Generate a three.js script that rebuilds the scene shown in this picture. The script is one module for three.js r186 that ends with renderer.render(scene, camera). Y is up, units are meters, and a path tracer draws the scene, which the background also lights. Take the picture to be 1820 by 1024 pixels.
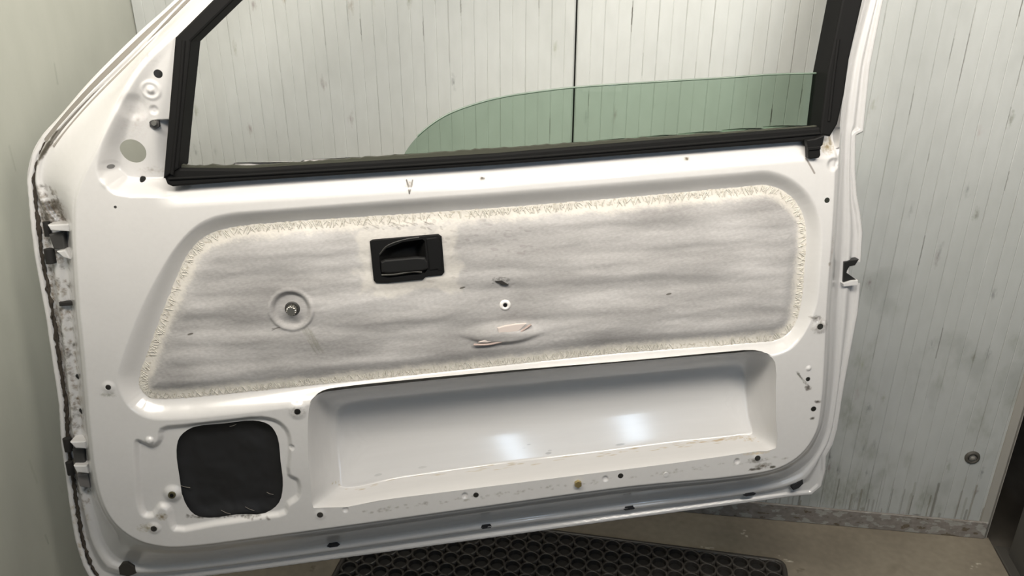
import * as THREE from 'three';
import { RoundedBoxGeometry } from 'three/addons/geometries/RoundedBoxGeometry.js';
import { mergeGeometries } from 'three/addons/utils/BufferGeometryUtils.js';
import { RectAreaLightUniformsLib } from 'three/addons/lights/RectAreaLightUniformsLib.js';
import { ImprovedNoise } from 'three/addons/math/ImprovedNoise.js';

RectAreaLightUniformsLib.init();
const scene = new THREE.Scene();

// ------------------------------------------------------------------ camera, exposure
const W = 1820, H = 1024, FOCAL = 1500, PITCH = THREE.MathUtils.degToRad(25), EYE = 1.28;
const camera = new THREE.PerspectiveCamera(2 * Math.atan(H / 2 / FOCAL) * 180 / Math.PI, W / H, 0.05, 60);
camera.position.set(0, EYE, 0);
camera.rotation.set(-PITCH, 0, 0);
scene.add(camera);
const renderer = new THREE.WebGLRenderer({ antialias: true });
renderer.toneMapping = THREE.LinearToneMapping;
renderer.toneMappingExposure = 0.66;
renderer.shadowMap.enabled = true;
renderer.shadowMap.type = THREE.PCFSoftShadowMap;
scene.background = new THREE.Color(0x000000);

// booth frame: u runs along the back wall from the left corner, w comes out of it
const BOOTH_YAW = THREE.MathUtils.degToRad(-7.85);
const booth = { o: new THREE.Vector3(-0.7298, 0, -1.6925), q: new THREE.Quaternion().setFromAxisAngle(new THREE.Vector3(0, 1, 0), BOOTH_YAW) };
const inBooth = (u, y, w) => new THREE.Vector3(u, y, w).applyQuaternion(booth.q).add(booth.o);
const place = (o, u, y, w) => { o.position.copy(inBooth(u, y, w)); o.quaternion.copy(booth.q); return o; };

const LAMP_WARM = new THREE.Color(1.0, 0.93, 0.83), DAY_COOL = new THREE.Color(0.66, 0.82, 1.0);
const LAMP_POWER = 36, DAY_POWER = 16;

// ------------------------------------------------------------------ helpers
const used = {};
function numbered(n) { used[n] = (used[n] ?? -1) + 1; return used[n] ? `${n}_${String(used[n]).padStart(3, '0')}` : n; }
let seed = 7;
const rnd = () => ((seed = (seed * 1664525 + 1013904223) >>> 0) / 4294967296);
const rr = (a, b) => a + (b - a) * rnd();
const perlin = new ImprovedNoise();
const noise = (x, y, z = 0) => perlin.noise(x, y, z);
const fbm = (x, y, z = 0, n = 4) => { let s = 0, a = 1, t = 0; for (let i = 0; i < n; i++) { s += a * noise(x, y, z + i * 7.3); t += a; a *= 0.5; x *= 2.03; y *= 2.03; } return s / t; };
const clamp = (x, a = 0, b = 1) => Math.min(b, Math.max(a, x));
const smooth = (a, b, x) => { const t = clamp((x - a) / (b - a)); return t * t * (3 - 2 * t); };
function shadows(m) { m.castShadow = m.receiveShadow = true; return m; }
function part(name, geometry, material, parent, label) {
  const m = shadows(new THREE.Mesh(geometry, material)); m.name = name; parent.add(m);
  if (label) m.userData.label = label;
  return m;
}
function thing(name, label, category, group) {
  const g = new THREE.Group(); g.name = numbered(name); g.userData = { label, category }; if (group) g.userData.group = group;
  scene.add(g); return g;
}
function struct(name, geometry, material, label, category) {
  const m = shadows(new THREE.Mesh(geometry, material)); m.name = name; m.userData = { kind: 'structure', label, category };
  scene.add(m); return m;
}
const std = (o) => new THREE.MeshStandardMaterial(o);
const phys = (o) => new THREE.MeshPhysicalMaterial(o);
const lin = (r, g, b) => new THREE.Color().setRGB(r, g, b);
function canvasTexture(c) { const t = new THREE.CanvasTexture(c); t.colorSpace = THREE.SRGBColorSpace; t.anisotropy = 8; return t; }
function makeCanvas(w, h) { const c = document.createElement('canvas'); c.width = w; c.height = h; return [c, c.getContext('2d')]; }
function pixels(c, ctx, fn) {           // per-pixel paint: fn(x, y, rgb) edits the array
  const im = ctx.getImageData(0, 0, c.width, c.height), d = im.data, v = [0, 0, 0];
  for (let y = 0, i = 0; y < c.height; y++) for (let x = 0; x < c.width; x++, i += 4) {
    v[0] = d[i]; v[1] = d[i + 1]; v[2] = d[i + 2]; fn(x, y, v); d[i] = v[0]; d[i + 1] = v[1]; d[i + 2] = v[2]; d[i + 3] = 255;
  }
  ctx.putImageData(im, 0, 0);
}

// ------------------------------------------------------------------ the booth: floor, walls, ceiling
const WINDOWS = [[1.46, 1.66], [2.2, 2.44]];
const WALL_U = 1.782, JOINT_U = 0.853, WALL_H = 2.62;

// floor slab, beige painted concrete
{
  const [c, x] = makeCanvas(1024, 1024); x.fillStyle = '#827a6c'; x.fillRect(0, 0, 1024, 1024);
  pixels(c, x, (i, j, v) => {
    const n = fbm(i / 130, j / 130, 1, 5) * 26 + fbm(i / 9, j / 9, 4, 2) * 10, g = fbm(i / 60, j / 60, 9, 3);
    const s = g > 0.28 ? (g - 0.28) * -120 : 0;
    v[0] += n + s; v[1] += n + s; v[2] += n * 0.9 + s;
  });
  x.globalAlpha = 0.5;
  for (let k = 0; k < 130; k++) { x.fillStyle = rnd() < 0.7 ? '#5c5344' : '#d2ccbe'; const a = rr(0, 1024), b = rr(0, 1024); for (let q = 0; q < 5; q++) x.fillRect(a + rr(-6, 6), b + rr(-6, 6), rr(1, 7), rr(1, 4)); }
  const t = canvasTexture(c); t.wrapS = t.wrapT = THREE.RepeatWrapping; t.repeat.set(1, 2);
  const g = new THREE.BoxGeometry(WALL_U + 0.02, 0.04, 3.5);
  const m = struct('floor', g, std({ map: t, roughness: 0.62 }), 'beige painted concrete floor slab under the car door', 'floor');
  place(m, WALL_U / 2, -0.02, 1.75 - 0.0);
}
// darker ground beyond the slab
{
  const [c, x] = makeCanvas(512, 512); x.fillStyle = '#4a4640'; x.fillRect(0, 0, 512, 512);
  pixels(c, x, (i, j, v) => { const n = fbm(i / 50, j / 50, 2, 4) * 30; v[0] += n; v[1] += n; v[2] += n; });
  const t = canvasTexture(c); t.wrapS = t.wrapT = THREE.RepeatWrapping; t.repeat.set(3, 3);
  const m = struct('floor_right', new THREE.BoxGeometry(2.3, 0.06, 5.2), std({ map: t, roughness: 0.8 }), 'dark workshop floor to the right of the beige slab', 'floor');
  place(m, WALL_U + 1.15 + 0.012, -0.036, 1.6);
}

// ribbed back wall: one dirt map over both panels
const GROOVE = 0.0238;
const wallMap = (() => {
  const n = 2048, [c, x] = makeCanvas(n, n), mu = n / WALL_U, my = n / WALL_H;
  x.fillStyle = '#b6b9b7'; x.fillRect(0, 0, n, n);
  pixels(c, x, (i, j, v) => {
    const u = i / mu, y = (n - j) / my;
    let s = fbm(u * 5, y * 2.2, 3, 4) * 12 + fbm(u * 60, y * 22, 5, 2) * 5;
    const g = fbm(u * 9, y * 6, 11, 5), low = y < 0.75 ? 1 : 0.35;          // grime blotches
    if (g > 0.16) s -= Math.min(16, (g - 0.16) * 70) * low * (u > 0.9 ? 1 : 0.4);
    const p = fbm(u * 7 + 5, y * 4.5, 21, 5) + 0.35 * fbm(u * 40, y * 16, 23, 3);      // grey brown dirt patches, thickened to paint in shade low on the right panel
    if (u > 0.95 && y < 0.62 && p > 0.02) { const k = smooth(0.0, 0.5, p) * (0.6 + 0.8 * fbm(u * 160, y * 60, 31, 3)) * smooth(0.62, 0.4, y + 0.3 * fbm(u * 9, y * 9, 4, 3)); s -= 34 * k; v[2] -= 4 * k; }
    v[0] += s; v[1] += s; v[2] += s * 1.05;
  });
  x.lineCap = 'round';
  const drip = (u, y0, y1, w, a, col) => {
    x.strokeStyle = col; x.globalAlpha = a; x.lineWidth = w; x.beginPath();
    const k = 10; for (let q = 0; q <= k; q++) { const yy = y0 + (y1 - y0) * q / k; const px = u * mu + rr(-0.5, 0.5), py = n - yy * my; q ? x.lineTo(px, py) : x.moveTo(px, py); } x.stroke();
  };
  for (let k = 1; k * GROOVE < WALL_U; k++) {              // dirt caught in the grooves, in dashes
    const u = k * GROOVE; let y = 0.03;
    const strong = k % 2 ? 0.55 : 1;
    while (y < 1.7) { const l = rr(0.02, 0.16); if (rnd() < 0.7) drip(u, y, y + l, rr(0.8, 1.5), strong * rr(0.06, 0.22), '#5a574e'); y += l + rr(0.0, 0.12); }
    for (let q = 0; q < 3; q++) { const y0 = u < 0.8 ? rr(1.02, 1.6) : rr(0.82, 1.6); if (rnd() < 0.45) { const l = rr(0.02, 0.07), a = rr(0.2, 0.65) * (u < 0.8 ? 0.6 : 1); drip(u, y0, y0 + l, 1.2, a * 0.6, '#45423a'); drip(u, y0 + l * 0.25, y0 + l * 0.8, rr(1.2, 1.9), a, '#35332d'); } }
    if (u > 0.9) for (let q = 0; q < 3; q++) { const y0 = rr(0.3, 1.6); if (rnd() < 0.5) drip(u, y0, y0 + rr(0.02, 0.08), rr(1.0, 1.8), rr(0.12, 0.4), '#3a3731'); }
  }
  for (let k = 0; k < 170; k++) {                            // smudges and finger marks: clusters of faint specks
    const u = rr(0, WALL_U), y = rr(0.02, u > 0.95 ? 0.95 : 1.5); x.fillStyle = rnd() < 0.8 ? '#4d4a43' : '#6b5b45';
    const a = rr(0.02, 0.07); for (let q = 0; q < 26; q++) { x.globalAlpha = a; x.beginPath(); x.ellipse(u * mu + rr(-8, 8) * rnd(), n - y * my + rr(-15, 15) * rnd(), rr(0.5, 3), rr(1, 6), 0, 0, 7); x.fill(); }
  }
  for (let k = 0; k < 90; k++) {                             // grime climbing from the base strip
    const u = rr(0.8, WALL_U), y0 = 0.045; drip(u, y0, y0 + Math.abs(rr(-0.12, 0.12)), rr(1, 6), rr(0.1, 0.4), rnd() < 0.5 ? '#57503f' : '#3f3a31');
  }
  return canvasTexture(c);
})();
function ribbedPanel(u0, u1) {
  const pts = [], gw = 0.0011;
  pts.push([u0, -0.04], [u0, -0.0025], [u0 + 0.0022, 0]);
  for (let k = Math.ceil((u0 + 0.006) / GROOVE); k * GROOVE < u1 - 0.006; k++) { const c = k * GROOVE, d = k % 2 ? 0.0006 : 0.0011; pts.push([c - gw, 0], [c, -d], [c + gw, 0]); }
  pts.push([u1 - 0.0022, 0], [u1, -0.0025], [u1, -0.04]);
  const pos = [], nor = [], uv = [], idx = [], ys = [0, WALL_H];
  const quad = (a, b) => {
    const dx = b[0] - a[0], dz = b[1] - a[1], l = Math.hypot(dx, dz), nx = -dz / l, nz = dx / l, s = pos.length / 3;
    for (const p of [a, b]) for (const y of ys) { pos.push(p[0], y, p[1]); nor.push(nx, 0, nz); uv.push(p[0] / WALL_U, y / WALL_H); }
    idx.push(s, s + 2, s + 1, s + 1, s + 2, s + 3);
  };
  for (let i = 0; i + 1 < pts.length; i++) quad(pts[i], pts[i + 1]);
  quad([u1, -0.04], [u0, -0.04]);
  const g = new THREE.BufferGeometry();
  g.setAttribute('position', new THREE.Float32BufferAttribute(pos, 3)); g.setAttribute('normal', new THREE.Float32BufferAttribute(nor, 3)); g.setAttribute('uv', new THREE.Float32BufferAttribute(uv, 2)); g.setIndex(idx);
  return g;
}
const panelPaint = std({ map: wallMap, roughness: 0.42 });
{
  const g = new THREE.Group(); g.name = 'wall_back'; g.userData = { kind: 'structure', label: 'white ribbed sandwich panel wall behind the car door', category: 'wall' };
  scene.add(g); place(g, 0, 0, 0);
  part('wall_panel', ribbedPanel(0.001, JOINT_U - 0.0016), panelPaint, g, 'cleaner ribbed white wall panel left of the dark joint');
  part('wall_panel', ribbedPanel(JOINT_U + 0.0016, WALL_U), panelPaint, g, 'grimy ribbed white wall panel right of the dark joint');
  part('joint_strip', new THREE.BoxGeometry(0.012, WALL_H, 0.006).translate(JOINT_U, WALL_H / 2, -0.012), std({ color: 0x1c1d1a, roughness: 0.9 }), g, 'dark joint between two wall panels');
}
// scuffed flat strip along the foot of the wall
{
  const [c, x] = makeCanvas(2048, 64); x.fillStyle = '#86807a'; x.fillRect(0, 0, 2048, 64);
  pixels(c, x, (i, j, v) => {
    const g = fbm(i / 38, j / 26, 4, 5), d = fbm(i / 14, j / 14, 8, 3) * 22;
    if (g > 0.1) { v[0] = 158; v[1] = 156; v[2] = 150; } else if (g < -0.26) { v[0] = 104; v[1] = 94; v[2] = 80; }
    v[0] += d; v[1] += d; v[2] += d;
  });
  const m = struct('baseboard_back', new RoundedBoxGeometry(WALL_U, 0.044, 0.006, 2, 0.002), std({ map: canvasTexture(c), roughness: 0.7 }), 'scuffed flat strip with peeling white paint along the wall foot', 'baseboard');
  place(m, WALL_U / 2, 0.022, 0.003);
}
// pale edge channel that closes the panel at its right end
{
  const g = mergeGeometries([new THREE.BoxGeometry(0.02, WALL_H, 0.003).translate(-0.006, WALL_H / 2, 0.0015), new THREE.BoxGeometry(0.005, WALL_H, 0.05).translate(0.0028, WALL_H / 2, -0.022)]);
  const m = struct('trim_1', g, std({ color: 0xa5a29a, roughness: 0.5 }), 'pale vertical edge channel at the right end of the wall', 'trim');
  place(m, WALL_U, 0, 0);
}
// left wall: smooth, faintly streaked
{
  const [c, x] = makeCanvas(1024, 1024); x.fillStyle = '#adafa6'; x.fillRect(0, 0, 1024, 1024);
  pixels(c, x, (i, j, v) => { const n = fbm(i / 90, j / 300, 6, 4) * 13 + fbm(i / 14, j / 40, 2, 2) * 4; v[0] += n; v[1] += n; v[2] += n; });
  x.strokeStyle = '#55544a'; for (let k = 0; k < 160; k++) { x.globalAlpha = rr(0.1, 0.4); x.lineWidth = rr(0.6, 1.8); const a = rr(0, 1024), b = rr(0, 1024); x.beginPath(); x.moveTo(a, b); x.lineTo(a + rr(-2, 2), b + rr(3, 26)); x.stroke(); }
  const t = canvasTexture(c); t.wrapS = t.wrapT = THREE.RepeatWrapping; t.repeat.set(1.6, 1.2);
  const m = struct('wall_left', new THREE.BoxGeometry(0.05, WALL_H, 3.54), std({ map: t, roughness: 0.34 }), 'smooth greenish white side panel left of the car door', 'wall');
  place(m, -0.025, WALL_H / 2, 1.77 - 0.04);
}
// dark side of the workshop beyond the booth
const darkWall = std({ color: 0x2b2a28, roughness: 0.85 }), paleWall = std({ color: 0x55534f, roughness: 0.85 });
place(struct('wall_right', new THREE.BoxGeometry(0.08, WALL_H, 5.2), darkWall, 'dark workshop wall beyond the end of the booth', 'wall'), 4.1, WALL_H / 2, 1.6);
place(struct('wall_recess', new THREE.BoxGeometry(2.34, WALL_H, 0.08), darkWall, 'dark recess right of the ribbed wall', 'wall'), 2.92, WALL_H / 2, -0.95);
place(struct('wall_recess_side', new THREE.BoxGeometry(0.05, WALL_H, 0.87), darkWall, 'dark side of the recess behind the ribbed wall', 'wall'), WALL_U - 0.03, WALL_H / 2, -0.48);
{ // front wall behind the viewer, with two window openings
  const s = new THREE.Shape([[-0.05, 0], [4.14, 0], [4.14, WALL_H], [-0.05, WALL_H]].map(p => new THREE.Vector2(...p)));
  for (const [a, b, y0, y1] of WINDOWS.map(([a, b]) => [a, b, 1.25, 2.25])) s.holes.push(new THREE.Path([[a, y0], [b, y0], [b, y1], [a, y1]].map(p => new THREE.Vector2(...p))));
  const m = struct('wall_front', new THREE.ExtrudeGeometry(s, { depth: 0.08, bevelEnabled: false }), paleWall, 'workshop wall with two daylight windows behind the viewer', 'wall');
  place(m, 0, 0, 3.5);
}
{
  const m = struct('ceiling', new THREE.BoxGeometry(4.3, 0.06, 5.3), paleWall, 'pale workshop ceiling above the booth', 'ceiling'); place(m, 2.04, WALL_H + 0.03, 1.55);
}
// two daylight windows in that wall
WINDOWS.forEach(([a, b], i) => {
  const g = new THREE.Group(); g.name = `window_${i + 1}`; g.userData = { kind: 'structure', label: i ? 'daylight window behind the viewer, farther from the left wall' : 'daylight window behind the viewer, nearer the left wall', category: 'window' };
  scene.add(g); place(g, (a + b) / 2, 1.75, 3.5);
  const w = b - a, h = 1.0;
  part('window_pane', new THREE.BoxGeometry(w, h, 0.006).translate(0, 0, 0.05), phys({ color: 0x222222, emissive: DAY_COOL, emissiveIntensity: DAY_POWER * 0.8, roughness: 0.6 }), g, 'bright daylight pane');
  const fr = [new THREE.BoxGeometry(w, 0.04, 0.05).translate(0, h / 2 - 0.02, 0.03), new THREE.BoxGeometry(w, 0.04, 0.05).translate(0, -h / 2 + 0.02, 0.03), new THREE.BoxGeometry(0.04, h, 0.05).translate(-w / 2 + 0.02, 0, 0.03), new THREE.BoxGeometry(0.04, h, 0.05).translate(w / 2 - 0.02, 0, 0.03)];
  part('window_frame', mergeGeometries(fr), std({ color: 0xc9c7c0, roughness: 0.5 }), g);
  const l = new THREE.RectAreaLight(DAY_COOL, DAY_POWER, w - 0.08, h - 0.08);
  l.position.copy(inBooth((a + b) / 2, 1.75, 3.49)); l.lookAt(inBooth((a + b) / 2, 1.75, 0)); scene.add(l);
});
// strip lights under the ceiling
const lampPlaces = [
  [0.44, 1.05, 1.66, -74, 0.8, 'warm strip light tilted to the wall, nearer the left wall'],
  [1.4, 1.06, 1.66, -74, 1.1, 'warm strip light tilted to the wall, farther from the left wall'],
  [0.8, 0.24, 2.3, 0, 0.5, 'warm strip light facing down close to the ribbed wall']];
lampPlaces.forEach(([u, w, y, deg, strength, label]) => {
  const g = thing('ceiling_light', label, 'lamp', 'strip lights hung above the booth'), tilt = THREE.MathUtils.degToRad(deg), power = LAMP_POWER * strength;
  place(g, u, y, w);
  part('stem', new THREE.CylinderGeometry(0.012, 0.012, WALL_H - y - 0.02, 12).translate(0, 0.02 + (WALL_H - y - 0.02) / 2, 0), std({ color: 0x888680, roughness: 0.4 }), g);
  part('lamp_housing', new RoundedBoxGeometry(0.8, 0.05, 0.28, 2, 0.01).translate(0, 0.027, 0).rotateX(-tilt), std({ color: 0xdedbd2, roughness: 0.5 }), g);
  part('lamp_diffuser', new RoundedBoxGeometry(0.76, 0.02, 0.24, 2, 0.006).translate(0, -0.004, 0).rotateX(-tilt), std({ color: 0x333333, emissive: LAMP_WARM, emissiveIntensity: LAMP_POWER * 0.25, roughness: 0.5 }), g, 'glowing warm diffuser');
  const out = new THREE.Vector3(0, -Math.cos(tilt), Math.sin(tilt));          // the way the diffuser faces, in the booth frame
  const l = new THREE.RectAreaLight(LAMP_WARM, power, 0.76, 0.24);
  l.position.copy(inBooth(u, y + out.y * 0.02, w + out.z * 0.02)); l.up.set(0, 0, 1).applyQuaternion(booth.q); l.lookAt(inBooth(u, y + out.y, w + out.z)); scene.add(l);
});

// ------------------------------------------------------------------ the door plane: a pixel of the survey picture, met with the plane at depth z
const DOOR_YAW = THREE.MathUtils.degToRad(5), DOOR_LEAN = THREE.MathUtils.degToRad(8);
const dn = new THREE.Vector3(Math.sin(DOOR_YAW) * Math.cos(DOOR_LEAN), Math.sin(DOOR_LEAN), Math.cos(DOOR_YAW) * Math.cos(DOOR_LEAN));
const du = new THREE.Vector3(Math.cos(DOOR_YAW), 0, -Math.sin(DOOR_YAW)), dv = new THREE.Vector3().crossVectors(dn, du);
const eye = new THREE.Vector3(0, EYE, 0);
const ray = (x, y) => { const a = x - W / 2, b = H / 2 - y, s = Math.sin(PITCH), c = Math.cos(PITCH); return new THREE.Vector3(a, b * c - FOCAL * s, -b * s - FOCAL * c); };
const dO = (() => { const d = ray(205, 1012); return d.multiplyScalar(-1.0 / d.y).add(eye); })();
function at(x, y, z = 0) {
  const d = ray(x, y), k = (dO.clone().sub(eye).dot(dn) + z) / d.dot(dn), p = d.multiplyScalar(k).add(eye).sub(dO);
  return [p.dot(du), p.dot(dv)];
}
const PX = 1 / 1175;                       // about one pixel of the survey picture on the door, in metres

function curve(pts, z, n = 0) {            // points -> door coordinates, optionally rounded
  const p = pts.map(([x, y]) => at(x, y, z));
  if (!n) return p;
  const c = new THREE.CatmullRomCurve3(p.map(q => new THREE.Vector3(q[0], q[1], 0)), true, 'centripetal');
  return c.getPoints(p.length * n).slice(0, -1).map(q => [q.x, q.y]);
}
class Field {                              // signed distance to a closed outline, positive inside
  constructor(pts) { this.p = pts; this.b = [1e9, 1e9, -1e9, -1e9]; for (const [x, y] of pts) { this.b[0] = Math.min(this.b[0], x); this.b[1] = Math.min(this.b[1], y); this.b[2] = Math.max(this.b[2], x); this.b[3] = Math.max(this.b[3], y); } }
  d(x, y) {
    const p = this.p, n = p.length; let best = 1e9, inside = false;
    for (let i = 0, j = n - 1; i < n; j = i++) {
      const ax = p[j][0], ay = p[j][1], bx = p[i][0], by = p[i][1], ex = bx - ax, ey = by - ay, wx = x - ax, wy = y - ay;
      const t = clamp((wx * ex + wy * ey) / (ex * ex + ey * ey + 1e-15)), qx = wx - ex * t, qy = wy - ey * t, q = qx * qx + qy * qy;
      if (q < best) best = q;
      if ((ay > y) !== (by > y) && x < (bx - ax) * (y - ay) / (by - ay) + ax) inside = !inside;
    }
    return inside ? Math.sqrt(best) : -Math.sqrt(best);
  }
  far(x, y, m) { return x < this.b[0] - m || y < this.b[1] - m || x > this.b[2] + m || y > this.b[3] + m; }
}

// outlines -----------------------------------------------------------------
const HEM_Z = -0.072, FOOT_Z = -0.055;
const leftHem = [[515, -200], [313, 0], [243, 63], [160, 146], [112, 202], [77, 241], [60, 272], [51, 317], [53, 345], [58, 400], [65, 456], [76, 516], [85, 565], [92, 614], [101, 674], [107, 714], [111, 781], [119, 841], [126, 895], [136, 955], [150, 1000], [163, 1024], [185, 1036]];
const outerPts = [...leftHem, [215, 1037], [300, 1028], [440, 1011], [660, 981], [880, 951], [1110, 919], [1340, 888], [1395, 880], [1412, 878], [1438, 876], [1457, 860], [1465, 830], [1466, 806], [1478, 785], [1486, 757], [1496, 690], [1510, 614], [1522, 551], [1526, 505], [1526, 499], [1503, 501], [1504, 465], [1527, 462], [1530, 410], [1526, 375], [1520, 345], [1517, 299], [1518, 240], [1531, 234], [1543, 116], [1566, 0], [1652, -300], [1655, -360], [1628, -398], [1400, -412], [1000, -396], [790, -362], [640, -300]];
const fOuter = new Field((() => {           // rounded along the hinge side and the sill, crisp at the latch notch
  const k = leftHem.length + 8, a = outerPts.slice(0, k).map(p => new THREE.Vector3(...at(...p, HEM_Z), 0));
  return [...new THREE.CatmullRomCurve3(a, false, 'centripetal').getPoints(k * 4).map(p => [p.x, p.y]), ...curve(outerPts.slice(k), HEM_Z)];
})());
const fHem = new Field(curve(outerPts.filter(([x, y]) => !(x < 1507 && x > 1500 && y > 460 && y < 510) && !(x === 1526 && y === 499)), HEM_Z));
const footPts = [[507, -160], [338, 0], [246, 95], [141, 197], [102, 243], [82, 280], [76, 320], [92, 360], [115, 392], [119, 430], [121, 480], [127, 551], [135, 640], [142, 720], [148, 790], [157, 860], [171, 915], [186, 962], [208, 990], [240, 1001], [292, 1003], [460, 984], [680, 952], [900, 920], [1120, 891], [1340, 862], [1400, 846], [1440, 818], [1464, 778], [1476, 720], [1482, 660], [1488, 537], [1497, 417], [1500, 330], [1503, 240], [1507, 195], [1520, 105], [1547, 0], [1632, -290], [1634, -345], [1603, -378], [1400, -391], [1000, -376], [790, -343], [645, -280]];
const fFoot = new Field(curve(footPts, FOOT_Z, 4));
const facePts = [[509, -120], [369, 0], [355, 14], [299, 63], [246, 116], [197, 199], [158, 279], [142, 312], [129, 352], [127, 410], [129, 456], [135, 551], [142, 621], [148, 690], [156, 781], [166, 855], [180, 902], [204, 938], [243, 965], [292, 977], [340, 976], [460, 961], [680, 931], [900, 900], [1120, 870], [1320, 850], [1387, 836], [1428, 810], [1456, 769], [1466, 714], [1470, 660], [1476, 537], [1485, 417], [1490, 330], [1494, 240], [1497, 195], [1509, 105], [1533, 10], [1606, -260], [1612, -325], [1580, -355], [1400, -368], [1000, -353], [797, -320], [655, -250]];
const fFace = new Field(curve(facePts, 0, 4));
const windowPts = [[330, 80], [338, 73], [430, -15], [590, -160], [680, -230], [810, -285], [1000, -318], [1400, -332], [1555, -318], [1572, -280], [1500, 0], [1474, 130], [1463, 226], [1200, 249], [880, 275], [600, 292], [318, 305], [322, 200]];
const fWindow = new Field(curve(windowPts, -0.02));
const beltLine = [at(292, 318, 0), at(880, 282, 0), at(1470, 234, 0)];
const fRim = new Field(curve([[211, 655], [243, 565], [281, 488], [316, 433], [345, 403], [373, 387], [410, 378], [460, 374], [700, 355], [900, 340], [1100, 324], [1320, 306], [1366, 303], [1408, 318], [1440, 347], [1456, 382], [1461, 425], [1457, 490], [1452, 540], [1436, 582], [1412, 616], [1385, 631], [1340, 637], [1100, 656], [880, 679], [660, 705], [460, 732], [300, 747], [262, 744], [232, 728], [214, 700], [208, 675]], 0, 3));
const RECESS_Z = -0.02;
const sheetPts = [[250, 670], [262, 635], [281, 583], [310, 509], [338, 449], [366, 422], [400, 409], [460, 400], [700, 384], [900, 370], [1100, 354], [1320, 334], [1360, 331], [1392, 342], [1418, 368], [1430, 405], [1428, 470], [1422, 537], [1410, 578], [1386, 600], [1340, 607], [1100, 626], [880, 649], [660, 672], [460, 692], [292, 707], [266, 704], [252, 690]];
const fSheet = new Field(curve(sheetPts, RECESS_Z, 3));
const mouthPts = [[549, 728], [556, 710], [572, 700], [600, 695], [700, 684], [850, 669], [1000, 655], [1150, 642], [1300, 629], [1345, 626], [1366, 631], [1378, 645], [1379, 690], [1379, 745], [1379, 797], [1340, 803], [1200, 823], [1050, 842], [900, 861], [700, 886], [557, 903], [553, 870], [549, 830], [547, 780]];
const wellPts = [[602, 762, -0.08], [606, 742, -0.083], [616, 729, -0.085], [640, 720, -0.086], [715, 711, -0.086], [855, 697, -0.086], [1000, 683, -0.086], [1150, 669, -0.086], [1285, 656, -0.086], [1308, 656, -0.085], [1318, 661, -0.083], [1324, 672, -0.08], [1328, 705, -0.072], [1331, 738, -0.064], [1335, 770, -0.055], [1315, 774, -0.055], [1200, 787, -0.055], [1050, 806, -0.055], [900, 824, -0.055], [720, 848, -0.055], [607, 864, -0.055], [603, 840, -0.06], [601, 815, -0.067], [600, 790, -0.074]];
const fMouth = new Field(curve(mouthPts, 0, 2));
const fSpeaker = new Field(curve([[314, 800], [320, 776], [343, 759], [400, 752], [450, 747], [478, 754], [493, 775], [499, 820], [503, 862], [496, 893], [472, 911], [420, 914], [372, 920], [346, 914], [328, 890], [319, 845]], -0.008, 3));
const fPad = new Field(curve([[286, 764], [330, 757], [400, 749], [465, 743], [495, 751], [512, 770], [516, 800], [514, 845], [528, 853], [533, 868], [529, 886], [512, 898], [507, 912], [460, 921], [380, 933], [310, 942], [302, 925], [298, 906], [284, 901], [272, 917], [256, 917], [247, 900], [243, 850], [240, 800], [243, 784], [256, 788], [270, 794], [282, 784]], 0, 3));
const fSail = new Field(curve([[195, 292], [215, 225], [245, 157], [275, 108], [312, 68], [330, 60], [334, 200], [322, 322], [260, 330], [214, 327], [198, 312]], -0.01, 2));
const fMirrorHole = new Field(curve(Array.from({ length: 20 }, (_, i) => { const a = i / 20 * 6.2832, x = 24 * Math.cos(a), y = 20 * Math.sin(a); return [238 + x * 0.82 - y * 0.5, 268 + x * 0.55 + y * 0.85]; }), -0.033));
const fHandle = new Field(curve([[664, 433], [781, 423], [785, 483], [668, 496]], -0.02));
const fMirrorBack = new Field(curve(Array.from({ length: 20 }, (_, i) => [238 + 40 * Math.cos(i / 20 * 6.2832), 268 + 36 * Math.sin(i / 20 * 6.2832)]), -0.085));
// screw and clip holes: x, y, radius in survey pixels, depth of the sheet there
const holes = [[205, 368, 2.6, 0], [193, 688, 5, 0], [529, 731, 6, 0], [274, 939, 6, 0], [569, 915, 6, 0], [846, 880, 5.5, 0], [1103, 846, 5.5, 0], [1346, 814, 6, 0], [1446, 727, 5.5, 0], [1436, 674, 4.5, 0], [1457, 580, 6, 0], [1470, 356, 5, 0], [282, 131, 7, -0.013], [256, 317, 5, -0.045], [137, 671, 5, -0.05], [144, 731, 5, -0.052], [202, 294, 4, -0.033]]
  .map(([x, y, r, z]) => [...at(x, y, z), r * PX]);
// pressed bumps and dimples: x, y, radius, height, ring?
const bumps = [[529, 731, 20, 0.0022], [1457, 580, 18, 0.0018], [305, 881, 20, 0.005], [270, 160, 19, 0.005, -0.018], [614, 906, 7, -0.0022], [826, 881, 7, -0.0022], [1076, 851, 7, -0.0022], [1310, 820, 7, -0.0025], [1437, 655, 6, 0.002], [266, 783, 9, 0.004], [202, 294, 14, -0.003, -0.033], [210, 315, 16, 0.004, -0.036], [275, 195, 9, -0.003, -0.025], [240, 190, 26, -0.0035, -0.02], [518, 796, 7, -0.0025], [274, 939, 15, 0.002], [193, 688, 14, 0.0015], [1482, 292, 14, -0.004], [857, 318, 5, -0.0012], [875, 686, 16, -0.002], [940, 683, 14, -0.002], [1346, 814, 14, 0.0015], [569, 915, 14, 0.001]]
  .map(([x, y, r, h, z = 0]) => [...at(x, y, z), r * PX, h]);

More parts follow.
